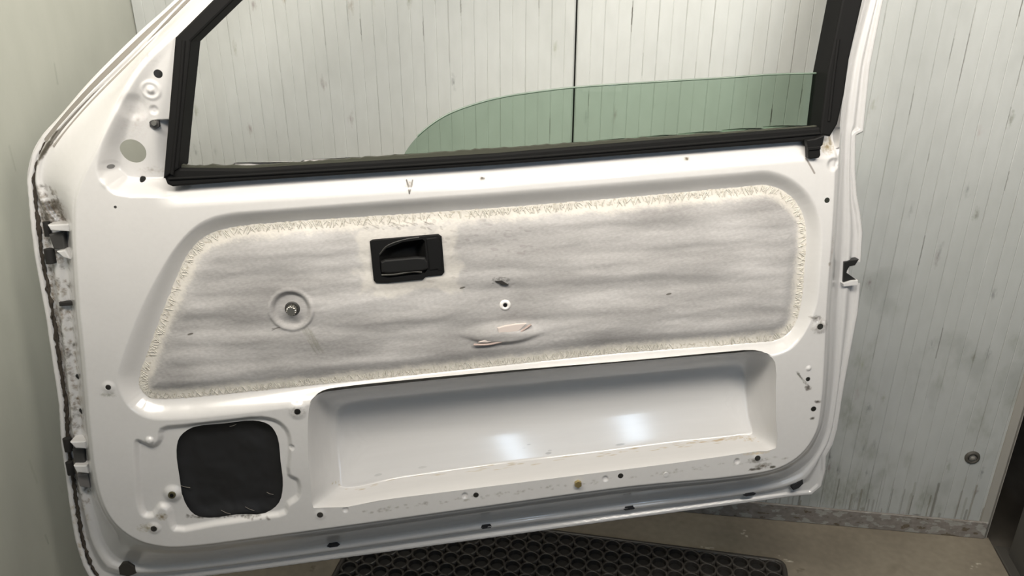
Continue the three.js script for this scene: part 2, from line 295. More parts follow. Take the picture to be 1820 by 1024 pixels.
function lineDistance(pl, x, y) { let b = 1e9; for (let i = 0; i + 1 < pl.length; i++) { const [ax, ay] = pl[i], [bx, by] = pl[i + 1], ex = bx - ax, ey = by - ay, t = clamp(((x - ax) * ex + (y - ay) * ey) / (ex * ex + ey * ey)); b = Math.min(b, Math.hypot(x - ax - ex * t, y - ay - ey * t)); } return b; }
const beltYat = (u) => { const [a, b] = u < beltLine[1][0] ? [beltLine[0], beltLine[1]] : [beltLine[1], beltLine[2]]; return a[1] + (b[1] - a[1]) * (u - a[0]) / (b[0] - a[0]); };

const sailTop = at(290, 140, -0.01)[1], sailU = at(240, 200, -0.02)[0];
function panelHeight(u, v) {
  let z = 0;
  const dF = fFace.d(u, v);
  if (dF < 0) {                                      // shut face, then the flat flange, then the folded hem
    const dT = fFoot.d(u, v);
    if (dT >= 0) { const t = -dF / (-dF + dT + 1e-9); z = -0.004 + (FOOT_Z + 0.004) * (0.35 * t * t * (3 - 2 * t) + 0.65 * t); }
    else {
      const e = -dT, o = Math.max(0, fHem.d(u, v)), t = e / (e + o + 1e-9);
      z = FOOT_Z + (HEM_Z + 0.008 - FOOT_Z) * smooth(0.35, 0.62, t) + 0.003 * smooth(0.1, 0.25, t) * (1 - smooth(0.3, 0.45, t));
      if (o < 0.0105) z += 0.0035 * smooth(0.0105, 0.008, o) - 0.006 * smooth(0.003, 0, o);
    }
    return z;
  }
  z -= 0.004 * (1 - smooth(0, 0.007, dF));            // rounded pressing edge
  const by = beltYat(u);
  if (u > beltLine[0][0] - 0.02 && v < by + 0.08) z -= 0.02 * (1 - smooth(0.006, 0.044, Math.max(0, by - v))) * smooth(-0.02, 0.02, u - beltLine[0][0]);
  if (!fSail.far(u, v, 0.02)) z -= (0.008 + clamp((sailTop - v) * 0.24 + (u - sailU) * 0.1, -0.006, 0.05)) * smooth(-0.016, 0.008, fSail.d(u, v));
  if (!fRim.far(u, v, 0.004)) {
    const a = fRim.d(u, v);
    if (a > 0) { const b = fSheet.d(u, v); if (b >= 0) z += RECESS_Z; else { const t = a / (a - b); z += RECESS_Z * (0.55 * t * t * (3 - 2 * t) + 0.45 * t); } }
  }
  if (!fPad.far(u, v, 0.01)) z -= 0.007 * smooth(-0.004, 0.006, fPad.d(u, v));
  for (const [x, y, r, h] of bumps) { const q = Math.hypot(u - x, v - y); if (q < r) { const s = 1 - smooth(0.35, 1, q / r); z += h * s; } }
  if (Math.hypot(u - bumps[3][0], v - bumps[3][1]) < 0.012) z -= 0.004 * smooth(0.012, 0.007, Math.hypot(u - bumps[3][0], v - bumps[3][1])) - 0.004 * smooth(0.006, 0.002, Math.hypot(u - bumps[3][0], v - bumps[3][1]));
  return z;
}
function panelClip(u, v) {
  let c = fOuter.d(u, v);
  if (c < -0.01) return c;
  c = Math.min(c, -fWindow.d(u, v));
  if (!fSpeaker.far(u, v, 0.01)) c = Math.min(c, -fSpeaker.d(u, v));
  if (!fMouth.far(u, v, 0.01)) c = Math.min(c, -fMouth.d(u, v));
  if (!fMirrorHole.far(u, v, 0.01)) c = Math.min(c, -fMirrorHole.d(u, v));
  if (!fHandle.far(u, v, 0.01)) c = Math.min(c, -fHandle.d(u, v));
  for (const [x, y, r] of holes) c = Math.min(c, Math.hypot(u - x, v - y) - r);
  return c;
}
// a sheet over the outline clip > 0, lifted by height: marching squares, so that edges and holes run smooth
function sheet(bounds, step, clip, height, uvBox = bounds) {
  const [u0, v0, u1, v1] = bounds, nx = Math.ceil((u1 - u0) / step) + 1, ny = Math.ceil((v1 - v0) / step) + 1;
  const C = new Float32Array(nx * ny), Z = new Float32Array(nx * ny).fill(NaN);
  for (let j = 0; j < ny; j++) for (let i = 0; i < nx; i++) C[j * nx + i] = clip(u0 + i * step, v0 + j * step);
  for (let j = 0; j < ny; j++) for (let i = 0; i < nx; i++) if (C[j * nx + i] > -2.5 * step) Z[j * nx + i] = height(u0 + i * step, v0 + j * step);
  const pos = [], nor = [], uv = [], idx = [], cache = new Map();
  const z = (i, j, d) => { const q = Z[clamp(j, 0, ny - 1) * nx + clamp(i, 0, nx - 1)]; return Number.isNaN(q) ? d : q; };
  const normal = (i, j) => { const c = z(i, j, 0), gx = (z(i + 1, j, c) - z(i - 1, j, c)) / (2 * step), gy = (z(i, j + 1, c) - z(i, j - 1, c)) / (2 * step), l = Math.hypot(gx, gy, 1); return [-gx / l, -gy / l, 1 / l]; };
  const put = (x, y, h, n) => { pos.push(x, y, h); nor.push(...n); uv.push((x - uvBox[0]) / (uvBox[2] - uvBox[0]), (y - uvBox[1]) / (uvBox[3] - uvBox[1])); return pos.length / 3 - 1; };
  const node = (i, j) => { const k = j * nx + i; let q = cache.get(k); if (q === undefined) { q = put(u0 + i * step, v0 + j * step, z(i, j, 0), normal(i, j)); cache.set(k, q); } return q; };
  const edge = (i, j, a, b) => {
    const k0 = j * nx + i, k1 = b * nx + a, key = Math.min(k0, k1) * 4 + (j === b ? 1 : 2) + nx * ny; let q = cache.get(key);
    if (q === undefined) {
      const t = C[k0] / (C[k0] - C[k1]), n0 = normal(i, j), n1 = normal(a, b), n = [0, 1, 2].map(m => n0[m] + (n1[m] - n0[m]) * t), z0 = z(i, j, 0), z1 = z(a, b, z0);
      q = put(u0 + (i + (a - i) * t) * step, v0 + (j + (b - j) * t) * step, z0 + (z1 - z0) * t, n); cache.set(key, q);
    }
    return q;
  };
  for (let j = 0; j + 1 < ny; j++) for (let i = 0; i + 1 < nx; i++) {
    const q = [[i, j], [i + 1, j], [i + 1, j + 1], [i, j + 1]], s = q.map(([a, b]) => C[b * nx + a] > 0), f = [];
    if (!s[0] && !s[1] && !s[2] && !s[3]) continue;
    for (let k = 0; k < 4; k++) { const m = (k + 1) % 4; if (s[k]) f.push(node(...q[k])); if (s[k] !== s[m]) f.push(s[k] ? edge(...q[k], ...q[m]) : edge(...q[m], ...q[k])); }
    for (let k = 1; k + 1 < f.length; k++) idx.push(f[0], f[k], f[k + 1]);
  }
  const g = new THREE.BufferGeometry();
  g.setAttribute('position', new THREE.Float32BufferAttribute(pos, 3)); g.setAttribute('normal', new THREE.Float32BufferAttribute(nor, 3)); g.setAttribute('uv', new THREE.Float32BufferAttribute(uv, 2)); g.setIndex(idx);
  return g;
}
const B = fOuter.b, doorBox = [B[0] - 0.01, B[1] - 0.01, B[2] + 0.01, B[3] + 0.01];

// paint map of the door: white with scuffs, grime and rust where the photograph has them
const doorMap = (() => {
  const n = 2048, [c, x] = makeCanvas(n, n), su = n / (doorBox[2] - doorBox[0]), sv = n / (doorBox[3] - doorBox[1]);
  const P = (px, py, z = 0) => { const [u, v] = at(px, py, z); return [(u - doorBox[0]) * su, n - (v - doorBox[1]) * sv]; };
  x.fillStyle = '#d2d1d0'; x.fillRect(0, 0, n, n);
  pixels(c, x, (i, j, v) => { const m = fbm(i / 160, j / 160, 2, 4) * 5 + fbm(i / 12, j / 12, 6, 2) * 2; v[0] += m; v[1] += m; v[2] += m; });
  const smear = (px, py, z, rx, ry, rot, col, a, count) => {
    const [cx, cy] = P(px, py, z); x.save(); x.translate(cx, cy); x.rotate(rot); x.fillStyle = col;
    for (let k = 0; k < count * 4; k++) { x.globalAlpha = a * rr(0.1, 0.45); const q = rnd(), t = rr(0, 6.28); x.beginPath(); x.ellipse(q * rx * Math.cos(t), q * ry * Math.sin(t), rr(0.6, 4), rr(0.6, 3), rr(0, 3), 0, 7); x.fill(); }
    x.restore();
  };
  const stroke = (pts, z, col, a, w) => { x.strokeStyle = col; x.globalAlpha = a; x.lineWidth = w; x.lineCap = 'round'; x.beginPath(); pts.forEach((p, i) => { const q = P(...p, z); i ? x.lineTo(q[0] + rr(-0.6, 0.6), q[1] + rr(-0.6, 0.6)) : x.moveTo(...q); }); x.stroke(); };
  // grime and rust along the hinge side
  for (let k = 0; k < 420; k++) { const t = rnd(), y = 330 + t * 560, xx = 66 + (y - 340) * 0.128 + rr(0, 1) ** 2 * 46; smear(xx, y, -0.058, 5, 9, 0, rnd() < 0.6 ? '#5a4a38' : '#3a352f', 0.32, 5); }
  for (let k = 0; k < 60; k++) smear(rr(78, 122), rr(355, 395), -0.058, 12, 7, 0, '#3c342a', 0.3, 10);
  for (let k = 0; k < 40; k++) smear(rr(100, 160), rr(890, 1015), -0.062, 8, 6, 0, '#8a7658', 0.22, 5);
  for (let k = 0; k < 70; k++) { const t = rnd(); smear(70 + 40 * t, 290 - 60 * t, -0.066, 4, 9, 0.8, '#4b463c', 0.3, 6); }
  // scuffs
  stroke([[722, 322], [726, 332], [728, 344]], 0, '#3b3833', 0.75, 3); stroke([[733, 322], [731, 333], [728, 342]], 0, '#4c4842', 0.7, 2.5); smear(727, 333, 0, 9, 12, 0, '#6d6760', 0.35, 24);
  smear(857, 318, 0, 5, 4, 0, '#58534c', 0.5, 12); smear(1224, 284, 0, 5, 4, 0, '#584f40', 0.5, 10);
  stroke([[1433, 282], [1443, 300], [1448, 308]], 0, '#6a635c', 0.6, 4);
  for (let k = 0; k < 14; k++) { const t = rr(0, 0.8), q = (t) => [1411 + 30 * t + rr(-2, 2), 655 + 37 * t + rr(-2, 2)]; stroke([q(t), q(t + rr(0.05, 0.2))], 0, '#57534c', 0.25, rr(2, 5)); } smear(1436, 690, 0, 9, 7, 0.6, '#514c46', 0.5, 22);
  smear(1453, 714, 0, 9, 4, 0, '#4a4640', 0.4, 18); smear(1444, 744, 0, 5, 3, 0, '#4a4640', 0.5, 10);
  for (let k = 0; k < 10; k++) { const t = rr(0.3, 1); smear(1318 + 58 * t, 837 - 7 * t, 0, 9, 3, -0.1, '#54504a', 0.5, 6); } smear(1356, 828, 0, 24, 8, -0.1, '#6a645c', 0.35, 60);
  smear(1340, 818, 0, 16, 10, 0, '#67625b', 0.28, 30);
  smear(1457, 580, 0, 22, 22, 0, '#77716a', 0.3, 90); smear(1450, 566, 0, 16, 8, 0, '#5f5a54', 0.35, 34); smear(529, 731, 0, 20, 15, 0, '#7d7973', 0.25, 60);
  smear(193, 702, 0, 20, 7, 0, '#83807a', 0.25, 34); smear(262, 938, 0, 26, 14, 0, '#8c8068', 0.3, 60); smear(290, 915, -0.006, 14, 10, 0, '#7a6d55', 0.35, 36);
  smear(1476, 262, 0, 15, 20, 0.3, '#8a7a5a', 0.32, 70); stroke([[1484, 246], [1483, 258]], 0, '#6d5e44', 0.5, 6);
  smear(1330, 786, -0.04, 34, 4, -0.05, '#c4ad84', 0.22, 50); smear(1345, 784, -0.03, 22, 3, 0.2, '#b0946a', 0.25, 26);
  for (let k = 0; k < 46; k++) { const t = rnd(); smear(610 + 700 * t, 868 - 92 * t + rr(-3, 3), -0.05, 3, 1.5, 0, '#b8a37a', 0.3, 2); }
  for (let k = 0; k < 14; k++) smear(rr(760, 960), rr(755, 830), -0.055, 2, 1.5, 0, '#9b9b9b', 0.4, 1);
  for (let k = 0; k < 120; k++) { const t = rnd(); smear(640 + 760 * t, 912 - 100 * t + rr(-4, 3), 0, 6, 2, -0.12, '#7b766e', 0.16, 3); }
  for (let k = 0; k < 60; k++) smear(rr(330, 480), 922 - rr(0, 6), -0.004, 4, 2, 0, '#4f4b46', 0.3, 2);
  smear(1475, 470, 0, 4, 5, 0, '#8d877d', 0.4, 12); smear(1480, 450, 0, 5, 70, 0, '#a79f96', 0.16, 60);
  smear(265, 100, -0.01, 26, 20, 0, '#8a8680', 0.1, 60); smear(240, 215, -0.01, 30, 60, 0.5, '#98948e', 0.1, 200); smear(258, 308, -0.01, 30, 8, 0, '#98938b', 0.16, 50);
  return canvasTexture(c);
})();
const paint = phys({ map: doorMap, roughness: 0.36, clearcoat: 0.7, clearcoatRoughness: 0.12 });
const paintPlain = phys({ color: 0xd1d0cf, roughness: 0.36, clearcoat: 0.7, clearcoatRoughness: 0.12 });
const rubber = phys({ color: lin(0.009, 0.009, 0.009), roughness: 0.7, specularIntensity: 0.22 });
const felt = std({ color: lin(0.05, 0.052, 0.038), roughness: 0.95 });
const blackPlastic = phys({ color: lin(0.009, 0.009, 0.009), roughness: 0.5, specularIntensity: 0.3 });
const darkSteel = std({ color: lin(0.07, 0.068, 0.066), roughness: 0.5, metalness: 0.4 });
const steel = std({ color: lin(0.55, 0.54, 0.5), roughness: 0.32, metalness: 0.9 });
const brass = std({ color: lin(0.52, 0.42, 0.2), roughness: 0.36, metalness: 0.85 });
const rust = std({ color: lin(0.045, 0.036, 0.027), roughness: 0.95 });

// ------------------------------------------------------------------ the car door
const door = thing('car_door', 'white car door stripped of its trim, with bare inner panel and lowered window', 'car door');
door.position.copy(dO); door.quaternion.setFromRotationMatrix(new THREE.Matrix4().makeBasis(du, dv, dn));

const panel = part('inner_panel', sheet(doorBox, 0.0016, panelClip, panelHeight), paint, door, 'white painted pressed steel inner panel');
{ // storage pocket: lofted from its mouth in the panel to its back wall
  const sm = (pts) => new THREE.CatmullRomCurve3(pts, true, 'centripetal').getPoints(pts.length * 6).slice(0, -1);
  const mouth = sm(mouthPts.map(p => new THREE.Vector3(...at(p[0], p[1], 0), 0))), well = sm(wellPts.map(p => new THREE.Vector3(...at(p[0], p[1], p[2]), p[2])));
  const n = mouth.length, cu = well.reduce((t, p) => t + p.x, 0) / n, pos = [], uv = [], idx = [], RA = 16, RB = 14;
  const box = new THREE.Box3().setFromPoints(well), midV = (u) => { const a = at(600, 800, -0.07), b = at(1331, 715, -0.07); return a[1] + (b[1] - a[1]) * (u - a[0]) / (b[0] - a[0]); };
  const fold = (q) => 1.06 + 0.94 * (q < 12 ? 1 - 0.6 * smooth(9.5, 12, q) : q < 16 ? 0.4 * smooth(14.5, 12, q) : smooth(20, 24, q));   // round under the lip, crisp at the ledge
  const lo = box.min.x + 0.055, hi = box.max.x - 0.045;
  const lineAt = (x0, y0, x1, y1, z) => { const a = at(x0, y0, z), b = at(x1, y1, z); return (u) => a[1] + (b[1] - a[1]) * (u - a[0]) / (b[0] - a[0]); };
  const topV = lineAt(640, 720, 1285, 656, -0.086), botV = lineAt(607, 864, 1335, 770, -0.055);
  const backZ = (u, v) => -0.086 + 0.031 * clamp((topV(u) - v) / (topV(u) - botV(u))) ** 1.8;     // hollow back wall
  for (const p of well) p.z = backZ(p.x, p.y);
  for (let r = 0; r <= RA + RB; r++) for (let k = 0; k <= n; k++) {
    const a = mouth[k % n], b = well[k % n]; let p;
    if (r <= RA) { const t = r / RA, e = 0.006 * Math.sin(Math.PI * t) * 0; p = new THREE.Vector3().lerpVectors(a, b, t); p.z = b.z * (1 - (1 - t) ** fold(k / n * 24)) + e; if (r === 0) { p.lerp(b, -0.02); p.z = 0.0; } }
    else { const t = (r - RA) / RB, c = new THREE.Vector3(clamp(b.x, lo, hi), 0, 0); c.y = midV(c.x); p = new THREE.Vector3().lerpVectors(b, c, t); p.z = backZ(p.x, p.y); }
    pos.push(p.x, p.y, p.z); uv.push(k / n, r / (RA + RB));
  }
  for (let r = 0; r < RA + RB; r++) for (let k = 0; k < n; k++) { const a = r * (n + 1) + k, b = a + 1, q = n + 1; idx.push(a, a + q, b, b, a + q, b + q); }
  const g = new THREE.BufferGeometry(); g.setAttribute('position', new THREE.Float32BufferAttribute(pos, 3)); g.setAttribute('uv', new THREE.Float32BufferAttribute(uv, 2)); g.setIndex(idx); g.computeVertexNormals();
  const nn = g.attributes.normal; for (let r = 0; r <= RA + RB; r++) { const a = r * (n + 1), b = a + n, v = new THREE.Vector3().fromBufferAttribute(nn, a).add(new THREE.Vector3().fromBufferAttribute(nn, b)).normalize(); nn.setXYZ(a, v.x, v.y, v.z); nn.setXYZ(b, v.x, v.y, v.z); }
  const [c, x] = makeCanvas(2048, 512); x.fillStyle = '#d2d1d0'; x.fillRect(0, 0, 2048, 512);
  pixels(c, x, (i, j, v) => { const m = fbm(i / 90, j / 60, 3, 3) * 4; v[0] += m; v[1] += m; v[2] += m; });
  const spot = (t, r, w, h, col, a, cnt) => { x.fillStyle = col; for (let k = 0; k < cnt; k++) { x.globalAlpha = a * rr(0.3, 1); x.beginPath(); x.ellipse((t + rr(-w, w) * rnd()) * 2048, 512 - (r + rr(-h, h) * rnd()) * 512, rr(1, 5), rr(2, 9), 0, 0, 7); x.fill(); } };
  spot(14.6 / 24, 0.40, 0.02, 0.13, '#a98f66', 0.3, 90); spot(15.4 / 24, 0.46, 0.035, 0.05, '#a58b62', 0.3, 90);          // rusty dirt in the rear corner
  for (let k = 0; k < 60; k++) spot(rr(15, 20.5) / 24, rr(0.38, 0.53), 0.003, 0.01, '#a99877', 0.35, 3);
  for (let k = 0; k < 7; k++) spot(rr(16.5, 19.5) / 24, rr(0.6, 0.85), 0.001, 0.006, '#8d8d8d', 0.5, 1);
  const pocketPaint = phys({ map: canvasTexture(c), roughness: 0.34, clearcoat: 0.8, clearcoatRoughness: 0.1 });
  part('storage_pocket', g, pocketPaint, panel, 'deep white storage pocket pressed into the lower panel');
}
{ // outer skin: bulged sheet that closes the door at the back
  const fWinBack = new Field(curve(windowPts, -0.06));
  const g = sheet(doorBox, 0.004, (u, v) => { let c = fOuter.d(u, v); if (c < -0.02) return c; c = Math.min(c, -fWinBack.d(u, v)); if (!fMirrorBack.far(u, v, 0.02)) c = Math.min(c, -fMirrorBack.d(u, v)); return c; },
    (u, v) => { const e = clamp(fOuter.d(u, v) / 0.16); return HEM_Z - 0.001 - (v < beltYat(u) ? 0.055 : 0.012) * Math.sin(e * Math.PI / 2); });
  part('outer_skin', g, paintPlain, door, 'white outer door skin');
}
const extrude = (pts, z0, z1, bevel = 0.002, zRef = z1) => {
  const s = new THREE.Shape(pts.map(([x, y]) => new THREE.Vector2(...at(x, y, zRef))));
  return new THREE.ExtrudeGeometry(s, { depth: Math.max(1e-4, z1 - z0 - 2 * bevel), bevelEnabled: bevel > 0, bevelSize: bevel, bevelThickness: bevel, bevelOffset: -bevel, bevelSegments: 2, curveSegments: 4 }).translate(0, 0, z0 + bevel);
};
const tube = (pts, r, z, seg = 6, n = 6) => new THREE.TubeGeometry(new THREE.CatmullRomCurve3(pts.map(p => new THREE.Vector3(...at(p[0], p[1], p[2] ?? z), p[2] ?? z)), false, 'centripetal'), pts.length * n, r, seg, false);
const disc = (px, py, z, r, h, mat, name, parent, label, seg = 20) => { let [u, v] = at(px, py, z + h); if (parent === door) { z = panelHeight(u, v) - 0.001; [u, v] = at(px, py, z + h); } return part(name, new THREE.CylinderGeometry(r * 0.92, r, h, seg).rotateX(Math.PI / 2).translate(u, v, z + h / 2), mat, parent, label); };

// window rubber: the channel round the opening and the strip along the belt
const channel = part('window_channel', extrude([[290, 318], [300, 200], [311, 67], [380, -2], [542, -150], [655, -248], [797, -315], [1000, -347], [1400, -361], [1578, -348], [1606, -318], [1600, -252], [1534, 0], [1510, 105], [1501, 169], [1489, 221], [1476, 243], [1458, 240], [1460, 218], [1471, 130], [1497, 0], [1562, -260], [1548, -306], [1400, -318], [1000, -304], [815, -272], [690, -222], [595, -156], [415, 0], [339, 74], [327, 190], [317, 300]], -0.05, 0.003, 0.003), rubber, door, 'black rubber window channel');
part('channel_lip', tube([[327, 72], [318, 190], [306, 310]], 0.0026, 0.003), rubber, channel);
part('channel_lip', tube([[1490, 70], [1481, 140], [1473, 215]], 0.0026, 0.003), rubber, channel);
const belt = part('belt_seal', extrude([[306, 332], [297, 328], [291, 314], [294, 303], [318, 300], [440, 301], [880, 274], [1320, 237], [1462, 226], [1462, 246], [1436, 251], [1320, 260], [880, 294], [440, 322]], -0.035, -0.001, 0.003), rubber, door, 'black rubber strip along the window sill');
part('seal_ridge', tube([[300, 318], [440, 311], [880, 284], [1320, 249], [1458, 237]], 0.0022, -0.0005), rubber, belt);
{ // worn felt edge above the strip, ragged
  const top = [], bot = [];
  for (let k = 0; k <= 150; k++) { const x = 322 + 1136 * k / 150, y = 299 - (x < 440 ? 0 : (x - 440) * 0.0702); top.push([x, y - 3 - Math.abs(fbm(k * 0.31, 2.2, 1, 3)) * (x < 420 ? 11 : 6)]); bot.unshift([x, y + 6]); }
  part('felt_edge', extrude([...top, ...bot], -0.022, -0.012, 0), felt, belt, 'ragged worn felt edge');
}
const clip = part('seal_clip', extrude([[1433, 249], [1436, 260], [1437, 281], [1441, 283], [1456, 281], [1459, 276], [1458, 262], [1463, 258], [1466, 240], [1450, 246]], -0.004, 0.009, 0.002), blackPlastic, door, 'black clip at the end of the sill strip');
part('clip_ridge', extrude([[1436, 262], [1459, 260], [1459, 266], [1437, 268]], 0.008, 0.0115, 0.001), blackPlastic, clip);

// lowered window glass
{
  const z = -0.034, top = [[712, 290], [722, 268], [745, 240], [790, 207], [850, 184], [900, 172], [960, 163], [1020, 156], [1150, 147], [1300, 138], [1370, 133], [1480, 130]];
  const c = new THREE.CatmullRomCurve3(top.map(p => new THREE.Vector3(...at(...p, z), 0)), false, 'centripetal').getPoints(70);
  const s = new THREE.Shape([...c.map(p => new THREE.Vector2(p.x, p.y)), new THREE.Vector2(...at(1466, 330, z)), new THREE.Vector2(...at(660, 400, z))]);
  const glass = part('window_glass', new THREE.ExtrudeGeometry(s, { depth: 0.004, bevelEnabled: false }).translate(0, 0, z - 0.004), phys({ color: lin(0.72, 0.80, 0.735), transmission: 1, thickness: 0, roughness: 0.02, ior: 1.5 }), door, 'green tinted window glass, wound most of the way down');
  const e = c.map(p => new THREE.Vector3(p.x, p.y + 0.0003, z - 0.002)).slice(12);
  part('glass_edge', new THREE.TubeGeometry(new THREE.CatmullRomCurve3(e), 120, 0.0016, 6), phys({ color: lin(0.16, 0.21, 0.17), roughness: 0.25 }), glass, 'dark ground edge of the glass');
}

// insulation sheet glued into the recess
{
  const bx = fSheet.b, box = [bx[0] - 0.004, bx[1] - 0.004, bx[2] + 0.004, bx[3] + 0.004];
  const n = 2048, m = 768, [c, x] = makeCanvas(n, m), su = n / (box[2] - box[0]), sv = m / (box[3] - box[1]);
  const P = (px, py) => { const [u, v] = at(px, py, -0.014); return [(u - box[0]) * su, m - (v - box[1]) * sv]; };
  x.fillStyle = '#adabaa'; x.fillRect(0, 0, n, m);
  // pale glue border
  const dist = new Float32Array(((n >> 2) + 1) * ((m >> 2) + 1)), dw = (n >> 2) + 1;
  for (let j = 0; j <= m >> 2; j++) for (let i = 0; i <= n >> 2; i++) dist[j * dw + i] = fSheet.d(box[0] + i * 4 / su, box[1] + (m - j * 4) / sv);
  const [hu0, hv0] = at(648, 512, -0.014), [hu1, hv1] = at(806, 408, -0.014);
  pixels(c, x, (i, j, v) => {
    const u = i / su, w = (m - j) / sv, d = dist[(j >> 2) * dw + (i >> 2)], tilt = w - u * 0.03;
    let s = fbm(u * 5 + 3, tilt * 26, 5, 3) * 34 + fbm(u * 150 + tilt * 110, tilt * 380 - u * 70, 8, 2) * 13 + fbm(u * 8, tilt * 9, 1, 3) * 30;
    const edge = 0.019 + fbm(u * 45, w * 45, 3, 3) * 0.009, U = u + box[0], V = w + box[1];
    let k = smooth(edge + 0.004, edge - 0.010, d + fbm(u * 300 + w * 200, w * 300, 12, 2) * 0.004);
    const hd = Math.max(Math.max(hu0 - U, U - hu1), Math.max(hv0 - V, V - hv1));
    k = Math.max(k, 0.6 * smooth(0.013, 0.0, hd + fbm(u * 34, w * 34, 7, 4) * 0.026));
    v[0] += s * (1 - 0.55 * k) + 38 * k; v[1] += s * (1 - 0.55 * k) + 36 * k; v[2] += s * (1 - 0.55 * k) + 29 * k;
    if (d < 0.010) { const q = smooth(0.12, 0.4, noise(u * 260 + w * 130, w * 260, 9)) * smooth(0.010, 0.006, d); v[0] -= 30 * q; v[1] -= 32 * q; v[2] -= 36 * q; }
  });
  x.lineCap = 'round';
  const line = (pts, col, a, w) => { x.strokeStyle = col; x.globalAlpha = a; x.lineWidth = w; x.beginPath(); pts.forEach((p, i) => { const q = P(...p); i ? x.lineTo(...q) : x.moveTo(...q); }); x.stroke(); };
  for (let k = 0; k < 60; k++) { const o = rr(-9, 9), t0 = rr(0, 0.6), t1 = t0 + rr(0.15, 0.4), q = (t) => [540 + 36 * t + o, 576 + 62 * t]; line([q(t0), q(t1)], '#55524e', 0.045, rr(2, 6)); }
  for (let k = 0; k < 5; k++) line([[484, 586 + rr(-3, 3)], [498, 582 + rr(-3, 3)]], '#4c4946', 0.25, 3);
  for (let k = 0; k < 40; k++) { x.globalAlpha = 0.25; x.fillStyle = '#4a4743'; const q = P(890 + rr(-14, 14), 500 + rr(-8, 6)); x.beginPath(); x.ellipse(q[0], q[1], rr(2, 6), rr(1, 3), 0.3, 0, 7); x.fill(); }
  for (let k = 0; k < 40; k++) { x.globalAlpha = 0.13; x.fillStyle = '#5c5853'; const q = P(830 + rr(-90, 130), 480 + rr(-90, 20)); x.beginPath(); x.ellipse(q[0], q[1], rr(3, 14), rr(2, 6), 0.2, 0, 7); x.fill(); }
  for (let k = 0; k < 50; k++) { x.globalAlpha = 0.2; x.fillStyle = '#3b3834'; const q = P(730 + rr(-90, 60), 402 + rr(-6, 6)); x.beginPath(); x.ellipse(q[0], q[1], rr(2, 9), rr(1, 3), 0.5, 0, 7); x.fill(); }
  x.globalAlpha = 0.8; x.fillStyle = '#55514c'; for (const [a, b] of [[339, 593], [1188, 522], [822, 511]]) { const q = P(a, b); x.beginPath(); x.ellipse(q[0], q[1], 9, 3.5, -0.3, 0, 7); x.fill(); }
  const [ru, rv] = at(518, 550, -0.014), [gu, gv] = at(898, 543, -0.014), [tu, tv] = at(893, 596, -0.014);
  const foamZ = (u, v) => {
    const d = fSheet.d(u, v), t = v - u * 0.03, q = Math.hypot(u - ru, v - rv);
    let z = RECESS_Z + 0.0012 + 0.0075 * smooth(0.004, 0.034, d);
    const w = smooth(0.012, 0.04, d) * smooth(0.02, 0.034, q);
    z += w * (fbm(u * 3 + 1, t * 22, 2, 2) * 0.0062 + fbm(u * 12, t * 60, 6, 2) * 0.0012) + fbm(u * 150, v * 190, 3, 2) * 0.0005;
    z -= 0.004 * smooth(0.032, 0.024, q); z += 0.0022 * smooth(0.006, 0.002, Math.abs(q - 0.030));
    const f = Math.hypot(u - gu, (v - gv) * 0.9); z -= 0.003 * smooth(0.05, 0.02, f);
    const e = (v - tv + 0.014) - 0.55 * (u - tu) ** 2 * 6; // torn fold under the grommet
    z += 0.007 * smooth(0.075, 0.02, Math.hypot(u - tu, (v - tv) * 3)) * smooth(-0.002, 0.006, e);
    return z;
  };
  const hand = new Field(curve([[660, 430], [785, 420], [788, 486], [665, 499]], -0.014));
  const [su0, sv0] = at(519, 550, -0.014);
  const foam = part('insulation_sheet', sheet(box, 0.0022, (u, v) => Math.min(fSheet.d(u, v) + 0.002 + noise(u * 160, v * 160, 4) * 0.0016, -hand.d(u, v), Math.hypot(u - su0, v - sv0) - 0.0095), foamZ), std({ map: canvasTexture(c), roughness: 0.9 }), door, 'grey white padded insulation sheet with a pale glued border');
  // frayed fibres round the border
  const fib = [], p = fSheet.p, fm = std({ color: 0xd2cfc6, roughness: 0.95 });
  for (let k = 0; k < 420; k++) {
    const i = Math.floor(rnd() * p.length), a = p[i], b = p[(i + 1) % p.length], t = rnd(), L = Math.hypot(b[0] - a[0], b[1] - a[1]); if (L < 1e-4) continue;
    const reps = Math.max(1, Math.round(L / 0.012));
    for (let r = 0; r < reps; r++) {
      const tt = (r + t) / reps, x0 = a[0] + (b[0] - a[0]) * tt, y0 = a[1] + (b[1] - a[1]) * tt, ix = -(b[1] - a[1]) / L, iy = (b[0] - a[0]) / L;
      const sgn = fSheet.d(x0 + ix * 0.004, y0 + iy * 0.004) > 0 ? 1 : -1, inn = rr(0.004, 0.012) * sgn, sl = rr(-0.006, 0.006);
      const x1 = x0 + ix * inn + (b[0] - a[0]) / L * sl, y1 = y0 + iy * inn + (b[1] - a[1]) / L * sl;
      fib.push(new THREE.TubeGeometry(new THREE.LineCurve3(new THREE.Vector3(x0, y0, RECESS_Z + 0.0016), new THREE.Vector3(x1, y1, foamZ(x1, y1) + 0.0006)), 1, rr(0.0004, 0.0009), 4, false));
      if (fib.length > 1500) break;
    }
  }
  const fr = part('frayed_fibres', mergeGeometries(fib), fm, foam, 'pale frayed fibres along the glued edge'); fr.userData.kind = 'stuff';
  // torn flap, pink backed
  const z0 = -0.008, flap = [[850, 609], [872, 600], [886, 592], [884, 583], [898, 579], [918, 576], [936, 575], [926, 586], [908, 597], [885, 605], [866, 610]];
  part('torn_flap', extrude(flap, z0 - 0.002, z0 + 0.002, 0.0015), std({ color: 0xd6cac4, roughness: 0.9 }), foam, 'torn pinkish white flap of the sheet');
  part('flap_edge', tube([[842, 613], [870, 612], [900, 604], [925, 590], [944, 577]], 0.0018, z0 + 0.001), std({ color: 0xb5a39c, roughness: 0.9 }), foam, 'reddish edge of the torn flap');
